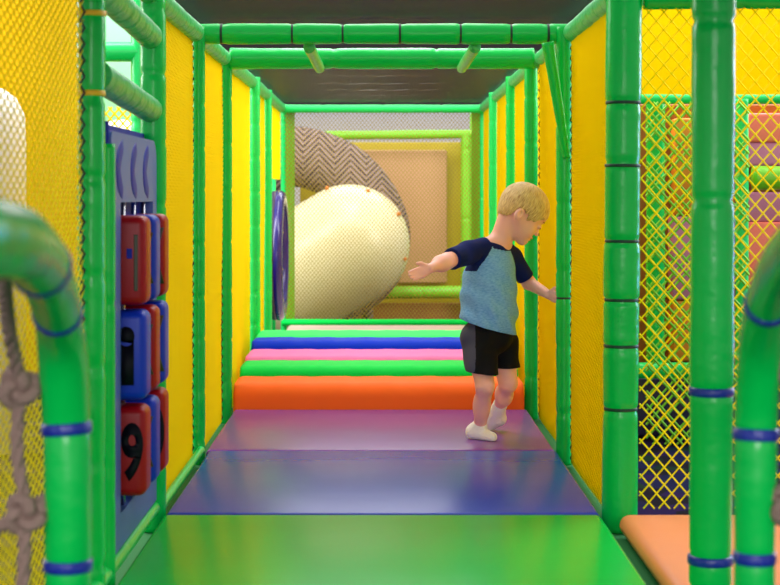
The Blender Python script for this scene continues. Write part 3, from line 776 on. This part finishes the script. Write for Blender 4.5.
# lips, brows, lashes
fl = Field(H(.04, -.05, -.12)-.06, H(.1, .05, 0)+.06, .0015)
fl.ell(H(.0845, 0, -.0705), (.0065, .0115, .0035), ROT, .002); fl.ell(H(.0815, 0, -.080), (.0065, .0095, .004), ROT, .002)
V, Fc = fl.mesh(1); to_obj('lips', V, Fc, 'lips', child)
for s in (-1, 1):
    bm = bmesh.new(); sweep(bm, [Vector(H(.0875-.006*abs(t)*(1 if t > 0 else .3), s*(.027+.014*t), -.030+.003*t*t)) for t in np.linspace(-1, 1, 9)], .0011, 6); link('eyelashes', bm, 'lash', child)
    bm = bmesh.new(); sweep(bm, [Vector(H(.0865-.01*t*t*(1 if t > 0 else .2), s*(.028+.015*t), -.004+.003*(1-t*t))) for t in np.linspace(-1, 1, 9)], .0018, 6); link('eyebrow', bm, 'lash', child)

# hair
fh = Field(head-.15, head+.15, .0022)
g = np.stack(fh.grid(), -1); q = (g-head)@ROT.T; f, l, u = q[..., 0], q[..., 1], q[..., 2]
def ellv(c, r):
    p = (q-np.array(c))/np.array(r); k0 = np.linalg.norm(p, axis=-1); k1 = np.linalg.norm(p/np.array(r), axis=-1)+1e-9; return k0*(k0-1)/k1
ang = np.arctan2(l, f+.035); disp = .0007*np.sin(ang*44+1.2*np.sin(u*30))+.0004*np.sin(ang*79+u*35)
shell = ellv((-.003, 0, .010), (.0975, .079, .0865))-disp
back = ellv((-.030, 0, -.03), (.055, .060, .060))-disp*.6
hh = np.clip(.5+.5*(shell-back)/.02, 0, 1); shell = shell*(1-hh)+back*hh-.02*hh*(1-hh)
# hairline as a height that depends on position front to back
line = np.interp(f, [-.1, -.06, -.045, -.036, -.008, .006, .018, .034, .055, .082, .1], [-.060, -.070, -.062, -.020, -.016, -.022, -.040, -.030, -.012, .014, .02])
line = line+.004*np.sin(ang*23)+.002*np.sin(ang*51)
cut = (line-u)*.8
fh.d = np.maximum(shell, cut).astype(np.float32)
V, Fc = fh.mesh(1); o = to_obj('hair', V, Fc, 'hair', child)
me = o.data; at = me.attributes.new('strand', 'FLOAT_VECTOR', 'POINT')
co = np.array([v.co[:] for v in me.vertices])
q2 = (co-head)@ROT.T; a2 = np.arctan2(q2[:, 1], q2[:, 0]+.035)
at.data.foreach_set('vector', np.stack([a2*1.6, (q2[:, 2]*2.0), 0*a2], 1).astype(np.float32).ravel())

# shirt
fs = Field((.2, 5.98, .3), (.66, 6.54, .86), .003)
sh_k = .03
fs.ell(chest+np.array([0, 0, .0]), (.078, .096, .085), TR, .03)
for zz, gx in ((-.045, .0), (-.09, .002), (-.135, .004), (-.18, .006)):
    fs.ell(chest+np.array([-.008, 0, zz]), (.088+gx, .106+gx, .07), TR, .03)
fs.ell(pelv+np.array([-.006, 0, .02]), (.095, .112, .10), TR, .03)
for sp, rr_ in ((rsh, .038), (lsh, .036)): fs.cone(neck+np.array([-.004, 0, -.004]), sp+tu*.004, .040, rr_, .02)
rse = rsh+(rel-rsh)*.78; lse = lsh+(lel-lsh)*.80
fs.cone(rsh, rse, .041, .040, .02); fs.cone(lsh, lse, .038, .036, .015)
g = np.stack(fs.grid(), -1); X, Yg, Z = g[..., 0], g[..., 1], g[..., 2]
fold = .0035*np.sin((X*.8+Z*1.1+Yg*.4)*62)*np.clip((.72-Z)/.2, 0, 1)+.002*np.sin(X*120+Z*40)*np.clip((.6-Z)/.15, 0, 1)
fs.d = fs.d+fold.astype(np.float32)
# hem: a plane sloping down to the right in the view
hp = np.array(W(487, 326, YB)); hn = np.array([.31*1.0, -.05, 1.0]); hn /= np.linalg.norm(hn)
# only the torso is cut by the hem
fs.d = np.maximum(fs.d, (-(g-hp)@hn)).astype(np.float32)
# sleeve ends
for a, b in ((rsh, rse), (lsh, lse)):
    ax = (b-a)/np.linalg.norm(b-a); t = (g-b)@ax; rad = np.linalg.norm((g-b)-t[..., None]*ax, axis=-1)
    m = (rad < .065) & (t > -.005)
    fs.d = np.where(m, np.maximum(fs.d, t), fs.d).astype(np.float32)
# neck opening
nb = np.array(J(500, 240.5, YB)); na = np.array([.34, -.20, .9]); na /= np.linalg.norm(na)
t = (g-nb)@na; fs.d = np.where(np.linalg.norm(g-nb, axis=-1) < .075, np.maximum(fs.d, t+.004), fs.d).astype(np.float32)
V, Fc = fs.mesh(2)
cen = V[Fc].mean(1)
def sleeve_mask(a, b, sgn):
    ax = (b-a)/np.linalg.norm(b-a)
    # raglan line: from the neck to the armpit
    t = (cen-a)@ax
    side = (cen-chest)@tl*sgn      # outwards from the torso middle
    lineh = (cen[:, 2]-chest[2])
    rad = np.linalg.norm(cen-a-t[:, None]*ax, axis=1)
    return ((side > .036+.62*(.723-cen[:, 2])) & (cen[:, 2] > .622)) | ((t > .03) & (rad < .062) & (side > .06))
ms_r = sleeve_mask(rsh, rse, -1); ms_l = sleeve_mask(lsh, lse, 1) & ~ms_r
rc = cen-nb; tt = rc@na; rr = np.linalg.norm(rc-tt[:, None]*na, axis=1)
mc = (tt > -.021) & (rr < .075)
to_obj('shirt', V, Fc[~(ms_r | ms_l | mc)], 'shirt', child)
o = to_obj('sleeve', V, Fc[ms_r & ~mc], 'navy', child, 'navy raglan sleeve'); o = to_obj('sleeve', V, Fc[ms_l & ~mc], 'navy', child, 'navy raglan sleeve')
to_obj('collar', V, Fc[mc], 'navy', child, 'navy neckband')

# shorts
fp = Field((.2, 6.02, .2), (.66, 6.56, .58), .003)
fp.ell(pelv+np.array([-.004, 0, .005]), (.086, .104, .075), TR, .03)
rh2 = rhip+(rkn-rhip)*.66; lh2 = lhip+(lkn-lhip)*.58
fp.cone(rhip+np.array([0, 0, .01]), rh2+(rkn-rhip)*.3, .064, .057, .02); fp.cone(lhip+np.array([0, 0, .01]), lh2+(lkn-lhip)*.3, .060, .052, .012)
g = np.stack(fp.grid(), -1); X, Yg, Z = g[..., 0], g[..., 1], g[..., 2]
fp.d = fp.d+(.003*np.sin((X*1.2-Z*.9)*58+Yg*20)).astype(np.float32)
mid = (rh2+lh2)/2; sd_ = lh2-rh2; sd_[2] = 0; sd_ /= np.linalg.norm(sd_)
isr = ((g-mid)@sd_) < 0
zr, zl = rh2[2]-.004, lh2[2]-.002
hem = np.where(isr, zr-Z-.10*(X-rh2[0]), zl-Z+.0*X)
fp.d = np.maximum(fp.d, hem).astype(np.float32)
V, Fc = fp.mesh(2); cen = V[Fc].mean(1)
st = ((cen-pelv)@np.array([-.93, -.37, 0]) > .086-.18*(cen[:, 2]-pelv[2]))
to_obj('shorts', V, Fc[~st], 'shorts', child); to_obj('side_panel', V, Fc[st], 'side_stripe', child, 'slate grey side panel of the shorts')

# socks
fk = Field((.26, 6.1, -.005), (.52, 6.62, .22), .0025)
up = ran-(ran-rkn)/np.linalg.norm(ran-rkn)*-.0
fk.cone(ran+(rkn-ran)*.10, rf0, .0265, .028, .01); fk.cone(rf0, rf1, .027, .019, .015)
V, Fc = fk.mesh(2); V[:, 2] = np.maximum(V[:, 2], .001); to_obj('sock', V, Fc, 'sock', child, 'white ankle sock on the standing foot')
fk = Field((.26, 6.1, -.005), (.52, 6.62, .22), .0025)
fk.cone(lan+(lkn-lan)*.14, lt, .0275, .020, .01); fk.cone(lan, lh, .026, .024, .012); fk.cone(lh, lt, .024, .020, .015)
V, Fc = fk.mesh(2); V[:, 2] = np.maximum(V[:, 2], .001); to_obj('sock', V, Fc, 'sock', child, 'white sock with the heel lifted')

# ------------------------------------------------------------------ light, world, camera
def area(name, loc, target, sx, sy, power, color=(1, 1, 1)):
    l = bpy.data.lights.new(name, 'AREA'); l.shape = 'RECTANGLE'; l.size = sx; l.size_y = sy; l.energy = power; l.color = color
    o = bpy.data.objects.new(name, l); C.objects.link(o); o.location = loc
    o.rotation_euler = (Vector(target)-Vector(loc)).to_track_quat('-Z', 'Y').to_euler(); return o
area('fill_behind', (0.2, -5.5, 2.3), (0, 7, .5), 4, 1.6, 360, (1, .97, 1))  # added fill from behind the camera, brightens the corridor
area('fill_left', (-3.4, 8, 3.6), (-.6, 8, .6), 2, 6, 420, (1, .99, .96))  # added light, glows through the yellow sheets from the left
area('fill_right', (3.8, 8, 3.6), (.6, 7.5, .6), 2, 6, 420, (1, .99, .96))  # added counterpart for the sheets on the right
area('fill_far', (.4, 15.5, 4.6), (0, 10, .3), 4, 2, 120, (1, .99, .96))  # added light aimed back through the far net
area('fill_above', (0, 9.5, 4.6), (0, 9.5, 0), 1.5, 5, 160, (1, .98, 1))  # added light over the steps, falls in through the porous roof
area('blue_lamp', (2.6, 6.0, .9), (.2, 4, .6), .2, 1.3, 26, (.2, .35, 1))
w = bpy.data.worlds.new('hall_light'); bpy.context.scene.world = w; w.use_nodes = True
bg = w.node_tree.nodes['Background']; bg.inputs[0].default_value = (.97, .96, 1, 1); bg.inputs[1].default_value = 1.05

cam = bpy.data.cameras.new('camera'); co = bpy.data.objects.new('camera', cam); C.objects.link(co)
co.location = (0, 0, CZ); co.rotation_euler = (PI/2, 0, 0)
cam.sensor_width = 36; cam.lens = F/780*36; cam.clip_start = .05; cam.clip_end = 100
cam.shift_x = (390-VX)/780; cam.shift_y = -(292.5-VY)/780
cam.dof.use_dof = True; cam.dof.focus_distance = 6.2; cam.dof.aperture_fstop = 5.6
sc = bpy.context.scene; sc.camera = co
sc.view_settings.view_transform = 'Standard'; sc.view_settings.look = 'None'; sc.view_settings.gamma = 1
sc.view_settings.exposure = 0.1; sc.view_settings.use_curve_mapping = False
sc.cycles.use_denoising = True; sc.cycles.max_bounces = 8
